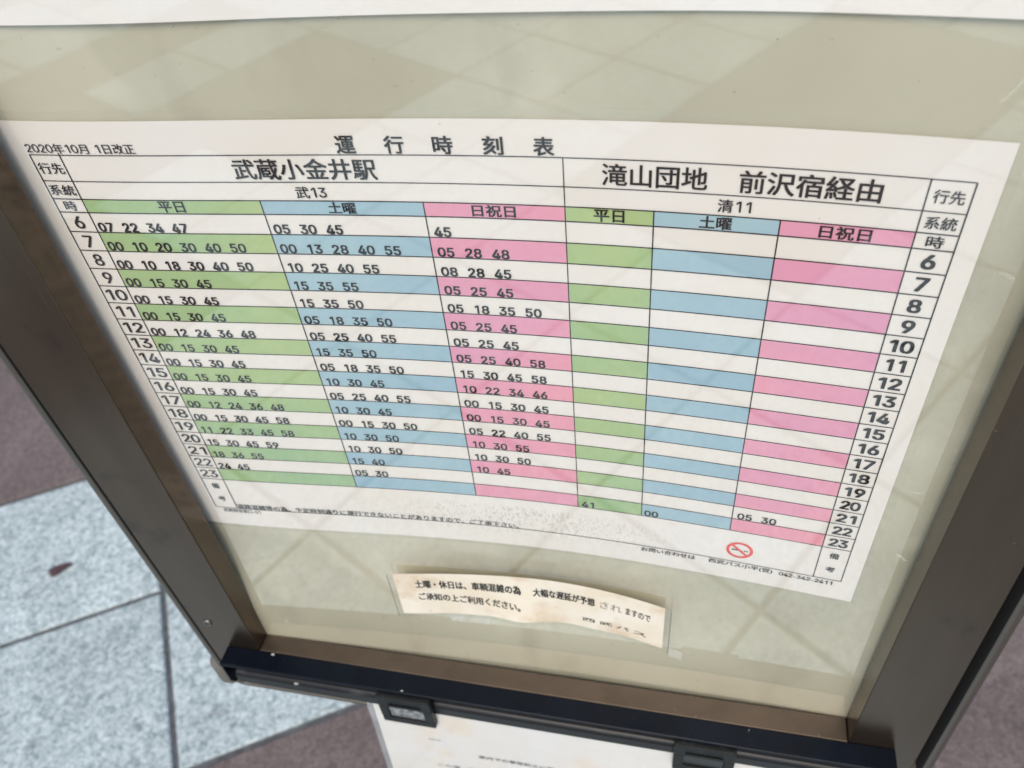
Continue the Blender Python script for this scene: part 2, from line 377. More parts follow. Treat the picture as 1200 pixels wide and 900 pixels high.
tf = MB(); tf.box(-0.0068, 0.4148, -0.0225, -0.0060, ZT, ZT + 0.045); tf.build("top_frame", m_frame, case, bevel=0.0006)

def disc(mb, cx, cz, y, r0, r1=0.0, n=24, mi=0, dy=0.0):
    a = [(cx + r0 * math.cos(2 * math.pi * k / n), y, cz + r0 * math.sin(2 * math.pi * k / n)) for k in range(n)]
    if r1 > 0:
        c_ = [(cx + r1 * math.cos(2 * math.pi * k / n), y + dy, cz + r1 * math.sin(2 * math.pi * k / n)) for k in range(n)]
        mb.add(a + c_, [(k, (k + 1) % n, n + (k + 1) % n, n + k) for k in range(n)], mi)
    else:
        mb.add(a, [tuple(range(n))], mi)
def screw(cx, cz, parent):
    s_ = MB(); y = -0.0226
    disc(s_, cx, cz, y, 0.0034, 0.0030, dy=-0.0010)
    disc(s_, cx, cz, y - 0.0010, 0.0030, 0.0016, dy=-0.0002)
    disc(s_, cx, cz, y - 0.0012, 0.0016, 0.0013, dy=0.0008, mi=1); disc(s_, cx, cz, y - 0.0004, 0.0013, mi=1)
    s_.build("screw", [m_screw, m_hole], parent, recalc=False)
screw(-0.0385, -0.3700, fl); screw(0.4520, -0.5 + 0.78, fr_); screw(-0.045, 0.28, fl)

# black bar: a shallow channel with a thin lip, standing proud of the door
bar = MB()
bar.prism([(-0.0227, -0.4020), (-0.0370, -0.4020), (-0.0380, -0.4027), (-0.0380, -0.4046), (-0.0372, -0.4050), (-0.0300, -0.4050), (-0.0300, -0.4190), (-0.0227, -0.4190)], -0.0315, 0.4440)
bar.prism([(-0.0228, -0.4022), (-0.0378, -0.4022), (-0.0378, -0.4290), (-0.0345, -0.4370), (-0.0228, -0.4370)], -0.0332, -0.0319)
bo = bar.build("ledge_bar", m_black, case, bevel=0.0004, segs=2)
chip = MB()
def fleck(x, y, z, r, seed):
    rr = random.Random(seed); n = 7; pts = []
    for k in range(n):
        a = 2 * math.pi * k / n; q = r * rr.uniform(0.5, 1.2)
        pts.append((x + q * math.cos(a) * 1.5, y + q * math.sin(a) * 0.7, z))
    top = [(a, b_, c_ + 0.0007) for a, b_, c_ in pts]
    chip.add(pts + top, [tuple(range(n, 2 * n))] + [(k, (k + 1) % n, n + (k + 1) % n, n + k) for k in range(n)])
for k, (x, y, r) in enumerate(((0.0050, -0.0245, 0.0011), (0.1105, -0.0362, 0.0006), (0.352, -0.025, 0.0003))):
    chip = MB(); fleck(x, y, -0.4020, r, k + 1); chip.build("paint_chip", m_chip, bo, recalc=False)
rail = MB()
prof = []
for k in range(9):
    a = math.pi / 2 + math.pi * 0.5 * k / 8
    prof.append((-0.0316 + 0.0044 * math.cos(a), -0.4229 + 0.0044 * math.sin(a)))
prof += [(-0.0360, -0.4318), (-0.0350, -0.4325), (-0.0228, -0.4325), (-0.0228, -0.4192), (-0.0300, -0.4192)]
rail.prism(prof, -0.0270, 0.4400)
rl = rail.build("hook_rail", m_rail, case)
chip = MB(); fleck(0.0235, -0.0352, -0.4206, 0.0012, 5)
chip.v = [(x, y - 0.0005, z) for x, y, z in chip.v]
chip.build("paint_chip", m_chip, rl, recalc=False)

def clip(cx, wmat, lab):
    hw = 0.0203; z1, z0 = -0.4052, -0.4445; yf, yb = -0.0418, -0.0365
    c_ = MB()
    wz1, wz0, whw = -0.4200, -0.4370, 0.0135
    c_.box(cx - hw, cx + hw, yf, yb, wz1, z1)
    c_.box(cx - hw, cx + hw, yf, yb, z0, wz0)
    c_.box(cx - hw, cx - whw, yf, yb, wz0 + 0.0001, wz1 - 0.0001); c_.box(cx + whw, cx + hw, yf, yb, wz0 + 0.0001, wz1 - 0.0001)
    c_.box(cx - whw + 0.001, cx + whw - 0.001, yf - 0.0012, yf - 0.0001, -0.4172, -0.4150)      # finger ridge
    c_.box(cx - hw + 0.004, cx + hw - 0.004, yb + 0.0001, -0.0305, -0.4185, -0.4062)            # hook over the rail
    o = c_.build("clip", m_clip, case, bevel=0.0008, label=lab)
    p_ = MB(); p_.box(cx - whw + 0.0002, cx + whw - 0.0002, yf + 0.0016, yb - 0.0006, wz0 + 0.0002, wz1 - 0.0002)
    p_.build("slot", wmat, o)
clip(0.1112, m_crumb, "left black clip with cloudy pale window")
clip(0.3243, m_slot, "right black clip with dark window")

# outer tray of the case with a rounded rim
bd = MB()
def rrect(x0, x1, z0, z1, r, n=8):
    pts = []
    for (cx, cz, a0) in ((x1 - r, z1 - r, 0), (x0 + r, z1 - r, 90), (x0 + r, z0 + r, 180), (x1 - r, z0 + r, 270)):
        for k in range(n + 1):
            a = math.radians(a0 + 90 * k / n); pts.append((cx + r * math.cos(a), cz + r * math.sin(a)))
    return pts
def subdiv(pts, step=0.06):
    out = []
    for (a, b_) in zip(pts, pts[1:] + pts[:1]):
        n = max(1, int(math.hypot(b_[0] - a[0], b_[1] - a[1]) / step)); out += [(a[0] + (b_[0] - a[0]) * k / n, a[1] + (b_[1] - a[1]) * k / n) for k in range(n)]
    return out
X0, X1, ZB, ZTT = -0.0595, 0.4735, -0.4740, ZT + 0.075
outer = subdiv(rrect(X0, X1, ZB, ZTT, 0.016))
def inset(pts, d):           # towards the case centre lines, keeps the count
    cx, cz = (X0 + X1) / 2, (ZB + ZTT) / 2; hx, hz = (X1 - X0) / 2, (ZTT - ZB) / 2
    return [(cx + (x - cx) * (hx - d) / hx, cz + (z - cz) * (hz - d) / hz) for x, z in pts]
rings = []
for k in range(7):           # rounded outer edge
    a = math.pi / 2 * k / 6; r = 0.0050
    rings.append((inset(outer, r - r * math.sin(math.pi / 2 - a)) if False else inset(outer, r * (1 - math.cos(a))), -0.0224 + r * (1 - math.sin(a))))
rings = [(outer, 0.042)] + rings
rings.append((inset(outer, 0.0070), -0.0224))
rings.append((inset(outer, 0.0076), -0.0218))
NR = len(rings)
rings.append((inset(outer, 0.0076), 0.0300))
n = len(outer); vs = []; fs = []
for pts, y in rings:
    vs += [(x + shear(z), y, z) for x, z in pts]
for k in range(len(rings) - 1):
    for a in range(n):
        fs.append((k * n + a, k * n + (a + 1) % n, (k + 1) * n + (a + 1) % n, (k + 1) * n + a))
fs.append(tuple(range(n)))
fs.append(tuple(range((len(rings) - 1) * n, len(rings) * n)))
bd.add(vs, fs)
bd.mi = [1 if (k == len(fs) - 1 or (NR - 1) * n <= k < NR * n) else 0 for k in range(len(fs))]  # tray's inner wall and floor coloured black to deepen the groove's shade
body = bd.build("case_body", [m_body, m_hole], case)
for p in body.data.polygons:
    if len(p.vertices) == 4: p.use_smooth = True
# sill of the tray under the door, carrying the rail
sl = MB(); sl.box(-0.048, 0.460, -0.0219, 0.028, -0.4655, -0.4395); sl.build("sill", m_body, case, bevel=0.001)
for xa, xb in ((-0.0665, -0.048), (0.4620, 0.4805)):
    cc = MB(); cc.box(xa, xb, -0.0232, 0.043, -0.4755, -0.4380); cc.build("corner_cap", m_cap, case, bevel=0.0075, segs=6, smooth=True)
# standing post
po = MB(0.0); n = 24
ring = [(0.205 + 0.030 * math.cos(2 * math.pi * k / n), 0.075 + 0.030 * math.sin(2 * math.pi * k / n)) for k in range(n)]
zt_ = Z0 + ZT + 0.25
po.add([(x, y, 0.0125) for x, y in ring] + [(x, y, zt_) for x, y in ring], [(k, (k + 1) % n, n + (k + 1) % n, n + k) for k in range(n)] + [tuple(range(n, 2 * n)), tuple(range(n))])
pst = po.build("post", m_paint, case)
for zb_ in (-0.30, 0.30):
    bk = MB(); bk.box(0.150, 0.260, 0.0425, 0.050, zb_, zb_ + 0.04); bk.build("bracket", m_paint, pst, bevel=0.001)
bs = MB(0.0); bs.box(0.105, 0.305, -0.005, 0.155, 0.0012, 0.012); bs.build("base_plate", m_paint, case, bevel=0.002)

# ------------------------------------------------------------------ lettering
# plain grotesque digits as outlines (thousandths of an em): digit: (vertices, faces)
DIG = {'0': ('227,-7 191,-3 158,7 130,24 105,48 85,77 69,113 57,155 50,202 48,254 50,306 57,353 69,395 85,431 106,461 130,484 159,502 191,512 227,516 262,512 295,502 323,484 348,461 368,431 384,395 396,353 403,306 405,254 403,202 396,155 384,113 368,77 348,48 323,24 295,7 263,-3 227,50 250,52 271,60 290,74 306,92 320,116 330,144 338,176 342,213 344,254 342,295 338,332 330,365 320,393 306,416 290,435 271,449 250,457 227,460 203,457 182,449 163,435 147,416 134,393 123,365 115,332 111,295 109,254 111,213 115,176 123,144 134,116 147,92 163,74 182,60 203,52', '17,19,18 16,19,17 16,20,19 15,20,16 15,21,20 14,21,15 14,22,21 14,54,22 54,53,22 53,23,22 13,55,14 55,54,14 13,56,55 52,23,53 13,57,56 51,23,52 13,58,57 50,23,51 50,24,23 12,58,13 12,59,58 49,24,50 11,59,12 49,25,24 11,60,59 48,25,49 11,61,60 47,25,48 10,61,11 47,26,25 10,62,61 46,26,47 9,62,10 46,27,26 9,63,62 45,27,46 8,63,9 8,64,63 44,27,45 44,28,27 8,65,64 43,28,44 7,65,8 43,29,28 7,66,65 42,29,43 6,66,7 42,30,29 6,67,66 41,30,42 40,30,41 6,68,67 5,68,6 40,31,30 5,69,68 39,31,40 39,32,31 4,69,5 4,70,69 38,32,39 4,71,70 37,32,38 36,32,37 4,36,71 4,32,36 4,33,32 3,33,4 2,33,3 2,34,33 2,35,34 1,35,2 1,0,35'),
'1': ('86,358 86,427 198,509 276,509 276,0 212,0 212,448 209,448', '0,1,2,7 2,3,6,7 3,4,5,6'),
'2': ('64,0 64,47 234,229 252,248 268,266 282,282 294,298 303,312 311,327 316,341 319,356 320,371 319,389 315,405 308,419 298,431 287,441 273,449 258,455 241,458 224,460 205,458 188,454 172,447 159,438 148,427 139,413 132,398 128,381 127,362 66,362 68,391 75,418 86,442 102,464 121,482 143,496 168,507 196,513 225,516 254,513 281,507 306,497 328,482 346,465 361,445 372,423 379,398 381,372 380,354 377,336 371,318 363,299 351,280 336,259 317,235 294,209 267,180 153,60 153,57 389,57 389,0', '38,40,39 38,41,40 37,41,38 37,42,41 36,42,37 36,43,42 35,43,36 35,44,43 34,44,35 34,20,44 20,19,44 19,45,44 33,21,34 21,20,34 18,45,19 33,22,21 17,45,18 33,23,22 16,45,17 33,24,23 16,46,45 32,24,33 15,46,16 32,25,24 14,46,15 32,26,25 14,47,46 13,47,14 31,26,32 31,27,26 12,47,13 12,48,47 31,28,27 30,28,31 11,48,12 30,29,28 11,49,48 10,49,11 9,49,10 9,50,49 8,50,9 8,51,50 7,51,8 7,52,51 6,52,7 6,53,52 5,53,6 4,53,5 4,54,53 3,54,4 3,55,54 2,55,3 2,56,55 1,56,2 1,57,56 1,58,57 1,59,58 1,60,59 1,61,60 0,61,1'),
'3': ('218,-7 188,-5 159,1 133,10 108,22 88,38 70,57 57,79 48,104 44,132 109,132 112,115 118,100 126,87 137,76 150,66 165,59 182,54 200,51 219,50 239,51 258,55 275,61 291,69 304,80 315,93 323,108 328,125 329,145 328,163 323,180 316,196 306,211 292,223 275,234 254,241 229,246 201,248 157,248 157,299 288,448 288,452 70,452 70,509 372,509 372,461 211,278 211,289 247,290 279,286 308,276 333,262 354,244 371,222 383,198 391,173 393,145 390,116 383,90 370,66 354,45 333,27 309,12 281,2 251,-5', '42,44,43 42,45,44 42,41,45 41,40,45 40,46,45 39,47,40 47,46,40 38,47,39 47,49,48 38,49,47 38,50,49 38,51,50 38,37,51 37,52,51 36,52,37 35,52,36 35,53,52 34,53,35 33,53,34 32,53,33 32,54,53 31,54,32 31,55,54 30,55,31 29,55,30 29,56,55 28,56,29 27,56,28 27,57,56 8,10,9 8,11,10 26,57,27 26,58,57 8,12,11 25,58,26 7,12,8 7,13,12 24,58,25 24,59,58 7,14,13 23,59,24 6,14,7 6,15,14 22,59,23 6,16,15 22,60,59 21,60,22 6,17,16 5,17,6 20,60,21 5,18,17 19,60,20 5,19,18 5,60,19 5,61,60 4,61,5 4,62,61 3,62,4 3,63,62 2,63,3 2,64,63 1,64,2 1,0,64'),
'4': ('40,105 40,158 247,509 311,509 109,166 109,163 413,163 413,105 282,0 282,121 282,146 282,318 343,318 343,0', '1,3,2 1,4,3 10,12,11 10,13,12 1,5,4 1,6,5 1,10,6 10,7,6 0,10,1 0,9,10 13,7,10 0,8,9 8,7,0 8,13,7'),
'5': ('221,-7 192,-5 165,1 140,11 118,25 99,41 83,60 71,82 63,105 60,130 122,130 125,115 130,102 138,89 148,78 160,68 173,60 188,54 204,51 221,50 241,51 259,56 276,64 291,75 304,89 314,104 322,122 326,141 328,162 326,183 321,203 314,221 303,237 290,251 275,262 257,270 238,275 218,277 201,276 184,273 167,268 152,262 139,255 128,246 67,253 96,509 366,509 366,452 151,452 134,301 136,301 148,311 162,318 178,325 194,330 212,333 229,334 252,332 274,328 294,321 313,311 330,299 345,285 358,269 370,251 379,231 386,210 390,187 391,163 388,132 381,102 369,76 352,52 332,32 309,15 282,3 253,-4', '44,48,45 48,46,45 48,47,46 44,49,48 55,57,56 54,57,55 54,58,57 53,58,54 53,59,58 52,59,53 52,60,59 51,60,52 51,61,60 50,61,51 44,50,49 44,61,50 44,39,61 39,38,61 38,62,61 38,37,62 37,63,62 36,63,37 35,63,36 44,40,39 34,63,35 34,64,63 44,41,40 44,42,41 33,64,34 44,43,42 33,65,64 32,65,33 31,65,32 31,66,65 30,66,31 30,67,66 29,67,30 29,68,67 28,68,29 28,69,68 27,69,28 26,69,27 26,70,69 8,10,9 8,11,10 25,70,26 8,12,11 7,12,8 24,70,25 24,71,70 7,13,12 7,14,13 23,71,24 6,14,7 6,15,14 23,72,71 22,72,23 6,16,15 21,72,22 6,17,16 5,17,6 20,72,21 5,18,17 20,73,72 19,73,20 5,19,18 5,73,19 4,73,5 4,74,73 3,74,4 3,75,74 2,75,3 2,76,75 1,76,2 1,0,76'),
'6': ('226,-7 196,-4 168,3 142,15 119,31 100,51 84,74 73,101 66,130 64,162 65,187 71,212 80,239 93,268 112,302 137,340 252,509 322,509 151,261 145,261 151,270 157,279 165,288 174,295 184,302 196,307 208,311 221,313 235,314 265,312 291,305 316,295 337,280 355,262 370,240 380,215 387,187 389,157 387,127 379,98 368,73 352,50 333,30 310,14 284,3 257,-4 226,48 245,50 263,55 279,63 293,73 304,86 314,101 322,119 326,137 327,157 326,178 322,196 314,213 304,228 293,241 279,251 263,259 245,264 226,265 207,264 190,259 174,252 160,241 148,229 138,214 131,197 126,179 125,158 126,138 131,119 138,102 148,86 160,73 174,63 190,55 207,50', '15,17,16 15,23,17 23,18,17 14,23,15 27,29,28 26,29,27 26,30,29 25,30,26 24,30,25 24,31,30 13,23,14 23,31,24 13,22,23 18,31,23 18,32,31 13,21,22 18,64,32 64,33,32 13,20,21 13,19,20 12,19,13 18,65,64 63,33,64 18,66,65 62,33,63 62,34,33 12,18,19 12,66,18 12,67,66 61,34,62 12,68,67 60,34,61 12,69,68 59,34,60 59,35,34 11,69,12 11,70,69 58,35,59 58,36,35 11,71,70 57,36,58 10,71,11 10,72,71 56,36,57 56,37,36 9,72,10 9,73,72 55,37,56 8,73,9 8,74,73 54,37,55 54,38,37 8,75,74 53,38,54 7,75,8 53,39,38 7,76,75 52,39,53 7,77,76 51,39,52 6,77,7 51,40,39 6,78,77 50,40,51 5,78,6 5,79,78 49,40,50 49,41,40 5,80,79 48,41,49 5,81,80 47,41,48 4,81,5 4,46,81 46,41,47 46,42,41 4,42,46 3,42,4 3,43,42 2,43,3 2,44,43 1,44,2 1,45,44 0,45,1'),
'7': ('97,0 323,448 323,452 62,452 62,509 391,509 391,449 165,0', '3,5,4 3,2,5 2,6,5 1,6,2 1,7,6 0,7,1'),
'8': ('226,-7 193,-5 163,1 136,11 111,25 91,42 74,62 62,84 54,109 52,135 53,156 58,176 65,195 75,212 87,228 101,241 117,252 134,260 153,265 153,267 129,276 109,289 93,308 80,330 73,354 70,380 73,405 79,429 90,450 106,469 124,485 146,498 170,508 197,514 226,516 255,514 282,508 306,498 328,485 346,469 361,450 373,429 379,405 382,380 379,354 372,330 359,308 343,289 323,276 300,267 300,265 319,260 335,252 351,241 365,228 377,212 387,195 395,176 399,156 401,135 398,109 391,84 378,62 362,42 341,25 317,11 289,1 259,-5 226,49 248,50 267,54 285,60 300,69 313,79 323,91 331,106 335,121 337,139 335,157 330,173 322,189 312,202 298,213 283,223 265,230 247,234 226,235 206,234 187,230 169,223 154,213 140,202 130,189 122,173 117,157 115,139 117,121 121,106 129,91 139,79 152,69 167,60 185,54 205,50 226,290 244,291 260,294 274,300 287,308 298,318 307,330 314,344 318,359 319,376 318,392 314,407 308,420 299,432 288,442 275,449 260,455 244,459 226,460 208,459 192,455 177,449 164,442 153,432 145,420 138,407 134,392 133,376 134,359 138,344 145,330 154,318 165,308 178,300 193,294 209,291', '33,35,34 32,35,33 32,36,35 31,36,32 31,37,36 30,37,31 30,38,37 29,38,30 29,39,38 28,123,29 123,39,29 123,122,39 122,121,39 121,40,39 28,124,123 120,40,121 28,125,124 119,40,120 27,125,28 119,41,40 27,126,125 118,41,119 27,127,126 117,41,118 116,41,117 27,128,127 26,128,27 116,42,41 26,129,128 115,42,116 26,130,129 114,42,115 25,130,26 114,43,42 25,131,130 113,43,114 24,131,25 113,44,43 24,132,131 112,44,113 24,133,132 111,44,112 111,45,44 23,133,24 23,134,133 110,45,111 23,135,134 109,45,110 109,46,45 22,135,23 22,136,135 108,46,109 22,137,136 107,46,108 107,47,46 21,137,22 21,138,137 106,47,107 21,139,138 105,47,106 21,104,139 104,47,105 21,47,104 21,48,47 20,48,21 20,49,48 19,49,20 18,49,19 18,50,49 17,50,18 17,51,50 16,51,17 16,52,51 15,52,16 15,53,52 14,86,15 86,53,15 86,54,53 14,87,86 85,54,86 14,88,87 84,54,85 14,89,88 83,54,84 13,89,14 83,55,54 13,90,89 82,55,83 13,91,90 81,55,82 12,91,13 81,56,55 12,92,91 80,56,81 11,92,12 80,57,56 11,93,92 79,57,80 79,58,57 10,93,11 10,94,93 78,58,79 10,95,94 77,58,78 77,59,58 9,95,10 9,96,95 76,59,77 8,96,9 76,60,59 8,97,96 75,60,76 75,61,60 7,97,8 7,98,97 74,61,75 7,99,98 73,61,74 6,99,7 73,62,61 6,100,99 72,62,73 6,101,100 71,62,72 5,101,6 71,63,62 5,102,101 70,63,71 5,103,102 69,63,70 5,68,103 68,63,69 5,63,68 4,63,5 4,64,63 4,65,64 3,65,4 2,65,3 2,66,65 1,66,2 1,67,66 0,67,1'),
'9': ('226,516 256,513 285,506 310,494 333,478 352,458 368,434 380,408 387,378 389,347 387,322 382,296 373,270 359,240 340,207 315,168 200,0 130,0 301,248 307,248 302,238 295,229 287,221 278,214 268,207 257,202 245,198 232,195 218,195 188,197 161,203 137,214 116,229 98,247 83,269 72,294 66,321 64,352 66,382 73,411 85,436 101,459 120,479 143,494 168,506 196,513 226,460 207,459 190,454 174,446 160,435 148,423 138,407 131,390 127,372 125,352 127,331 131,313 138,295 148,280 160,268 174,257 190,250 207,245 226,243 245,245 263,249 279,257 293,267 305,280 314,295 322,312 326,330 327,350 326,371 322,390 314,407 305,422 293,435 279,446 263,454 245,459', '45,1,0 44,1,45 44,2,1 43,2,44 43,3,2 42,3,43 42,4,3 41,4,42 41,46,4 46,5,4 41,47,46 81,5,46 40,47,41 40,48,47 80,5,81 80,6,5 40,49,48 79,6,80 40,50,49 78,6,79 39,50,40 39,51,50 77,6,78 77,7,6 39,52,51 76,7,77 38,52,39 76,8,7 38,53,52 75,8,76 38,54,53 74,8,75 37,54,38 74,9,8 37,55,54 73,9,74 36,55,37 36,56,55 72,9,73 72,10,9 36,57,56 71,10,72 71,11,10 35,57,36 35,58,57 70,11,71 70,12,11 35,59,58 69,12,70 34,59,35 34,60,59 68,12,69 68,13,12 33,60,34 33,61,60 67,13,68 33,62,61 66,19,67 19,13,67 33,63,62 65,18,66 18,19,66 65,24,18 24,17,18 20,13,19 32,63,33 32,64,63 64,24,65 32,24,64 20,14,13 21,14,20 22,14,21 31,24,32 23,14,22 30,24,31 24,14,23 30,25,24 17,14,24 17,15,14 29,25,30 29,26,25 29,27,26 28,27,29 17,16,15')}

DS = 1.4931
def digit(ch, bold):
    a, b_ = DIG[ch]
    return [tuple(float(q) / 1000 * DS for q in p.split(",")) for p in a.split()], [tuple(int(q) for q in p.split(",")) for p in b_.split()]
_cache = {}
def glyphs(text, bold=0.0):
    key = text
    if key in _cache: return _cache[key]
    if any(c_ in "0123456789" for c_ in text):
        pen = 0.0; vs = []; fs = []
        for ch in text:
            if ch in "0123456789":
                v_, f_ = digit(ch, bold); x0 = min(p[0] for p in v_); x1 = max(p[0] for p in v_)
                off = pen + 0.301 - (x0 + x1) / 2 if len(text) > 1 else 0.0; adv = 0.602
            elif ch == " ":
                pen += 0.4; continue
            else:
                v_, f_, *_q = glyphs(ch, bold); off = pen; adv = 1.0
                if ch == "-": off = pen + 0.04; adv = 0.46
            b0 = len(vs); vs += [(x + off, y) for x, y in v_]; fs += [tuple(i + b0 for i in q) for q in f_]; pen += adv
        xs = [v[0] for v in vs]; ys = [v[1] for v in vs]
        _cache[key] = (vs, fs, min(xs), max(xs), min(ys), max(ys))
        return _cache[key]
    cu = bpy.data.curves.new("lettering_curve", 'FONT'); cu.body = text; cu.size = 1.0; cu.resolution_u = 3
    cu.fill_mode = 'FRONT'
    o = bpy.data.objects.new("lettering_curve", cu)
    me = bpy.data.meshes.new_from_object(o)
    vs = [(v.co.x, v.co.y) for v in me.vertices]; fs = [tuple(p.vertices) for p in me.polygons]
    bpy.data.objects.remove(o); bpy.data.curves.remove(cu); bpy.data.meshes.remove(me)
    if not vs: vs, fs = [(0, 0), (1, 0), (1, 1)], []
    xs = [v[0] for v in vs]; ys = [v[1] for v in vs]
    r = (vs, fs, min(xs), max(xs), min(ys), max(ys))
    _cache[key] = r
    return r
def put(mb, fn, text, x0, x1, z0, z1, bold=0.0, mi=0, rot=0.0):
    """fit the inked box of text into x0..x1, z0..z1 on the surface fn(x,z)"""
    vs, fs, a, b_, c_, d = glyphs(text, bold)
    sx = (x1 - x0) / max(1e-6, b_ - a); sz = (z1 - z0) / max(1e-6, d - c_)
    sh = [(0, 0)] if bold <= 0 else [(-bold, -bold * 0.6), (bold, -bold * 0.6), (bold, bold * 0.6), (-bold, bold * 0.6)]
    if bold > 0: sx = (x1 - x0) / (b_ - a + 2 * bold); sz = (z1 - z0) / (d - c_ + 1.2 * bold); x0 += bold * sx; z0 += bold * 0.6 * sz
    for k, (du, dv) in enumerate(sh):        # heavier strokes: the same outline laid down again a hair further out
        out = []
        for u, v in vs:
            p = fn(x0 + (u - a + du) * sx, z0 + (v - c_ + dv) * sz)
            out.append((p[0], p[1] - 0.000012 * k, p[2]))
        mb.add(out, fs, mi)
def width_of(text, h, bold=0.0, ref="0"):
    vs, fs, a, b_, c_, d = glyphs(text, bold)
    _, _, _, _, c2, d2 = glyphs(ref, bold)
    return (b_ - a) * h / (d2 - c2)

# ------------------------------------------------------------------ the timetable sheet
XC = [0, 0.0150, 0.1016, 0.1756, 0.2365, 0.2729, 0.3218, 0.3703, 0.385]
RH = 0.01077; ZR = [0, -0.0130, -0.0223, -0.0294] + [-0.0294 - RH * k for k in range(1, 19)] + [-0.2523]
sheet = thing("bus_timetable", (0.1835, 0.0, Z0 - 0.2705), "large white printed bus timetable sheet with green, blue and pink rows", "timetable")
LP, LB, LG, LT = 0.0002, 0.0004, 0.00055, 0.00065
ps = MB(); ps.surf(lambda x, z: on(x, z, LP), lin(-0.0265, 0.3935, 84), lin(-0.2705, 0.0157, 60))
# paper thickness
ps.surf(lambda x, z: on(x, z, LP - 0.0003), lin(-0.0265, 0.3935, 84), lin(-0.2705, 0.0157, 60))
ps.build("paper_sheet", m_paper, sheet, smooth=True, recalc=False)
t = MB(); t.surf(lambda x, z: on(x, z, -0.0004), lin(-0.0300, 0.3978, 84), lin(-0.2742, 0.0200, 60))
t.build("laminate_film", clear_mat("laminate", 0.9, 0.1, 0.05, (0.62, 0.64, 0.62), 30, 0.05), sheet, smooth=True, recalc=False)
def band(mb, x0, x1, z0, z1, lift):
    mb.surf(lambda x, z: on(x, z, lift), lin(x0, x1, max(2, int((x1 - x0) / 0.006) + 2)), lin(z0, z1, 3 if z1 - z0 > 0.003 else 2))
names = [("green weekday bands of the left table", m_green), ("blue saturday bands of the left table", m_blue), ("pink holiday bands of the left table", m_pink),
         ("green weekday bands of the right table", m_green), ("blue saturday bands of the right table", m_blue), ("pink holiday bands of the right table", m_pink)]
for c_ in range(6):
    cb = MB(); x0, x1 = XC[c_ + 1], XC[c_ + 2]
    band(cb, x0, x1, ZR[3], ZR[2], LB)
    for k in range(1, 18, 2):
        band(cb, x0, x1, ZR[3 + k + 1], ZR[3 + k], LB)
    cb.build("colour_band", names[c_][1], sheet, smooth=True, label=names[c_][0], recalc=False)
gr = MB(); lw = 0.00054
def hl(x0, x1, z, wd=lw): band(gr, x0, x1, z - wd / 2, z + wd / 2, LG)
def vl(x, z0, z1, wd=lw): gr.surf(lambda a, z: on(a, z, LG + 0.00003), [x - wd / 2, x + wd / 2], lin(z0, z1, max(2, int((z1 - z0) / 0.006))))
for k, z in enumerate(ZR):
    hl(XC[0], XC[8], z, 0.00042 if k in (0, 1) else lw)
vl(XC[0], ZR[22], ZR[0]); vl(XC[1], ZR[22], ZR[0] + 0.0012); vl(XC[7], ZR[22], ZR[0]); vl(XC[8], ZR[22], ZR[0])
vl(XC[2], ZR[21], ZR[2]); vl(XC[3], ZR[21], ZR[2]); vl(XC[4], ZR[21], ZR[0], 0.00045); vl(XC[5], ZR[21], ZR[2]); vl(XC[6], ZR[21], ZR[2])
gr.build("table_grid", m_ink, sheet, recalc=False)
onT = lambda x, z: on(x, z, LT)
t = MB()
for ch, x in zip("運行時刻表", (0.1429, 0.1636, 0.1839, 0.2045, 0.2249)):
    put(t, onT, ch, x, x + 0.0084, 0.0006, 0.0087, 0.024)
t.build("title_lettering", m_ink, sheet, recalc=False)
t = MB(); put(t, onT, "2020年10月", 0.0000, 0.0305, 0.0008, 0.0056, 0.006); put(t, onT, "1日改正", 0.0345, 0.0527, 0.0008, 0.0056, 0.010)
t.build("date_lettering", m_ink, sheet, recalc=False)
t = MB(); put(t, onT, "武蔵小金井駅", 0.0942, 0.1581, -0.0118, -0.0017, 0.018); put(t, onT, "武13", 0.1194, 0.1334, -0.0210, -0.0151, 0.016)
t.build("destination_lettering", m_ink, sheet, label="left destination lettering", recalc=False)
t = MB(); put(t, onT, "滝山団地", 0.2520, 0.2929, -0.0116, -0.0018, 0.018); put(t, onT, "前沢宿経由", 0.3046, 0.3556, -0.0116, -0.0018, 0.018); put(t, onT, "清11", 0.2975, 0.3103, -0.0207, -0.0148, 0.016)
t.build("destination_lettering", m_ink, sheet, label="right destination lettering", recalc=False)
for c_, s_ in enumerate(("平日", "土曜", "日祝日", "平日", "土曜", "日祝日")):
    xm = (XC[c_ + 1] + XC[c_ + 2]) / 2; hw = {2: 0.0064, 3: 0.0095}[len(s_)]
    t = MB(); put(t, onT, s_, xm - hw, xm + hw, -0.0287, -0.0228, 0.027)
    t.build("day_lettering", m_ink, sheet, recalc=False)
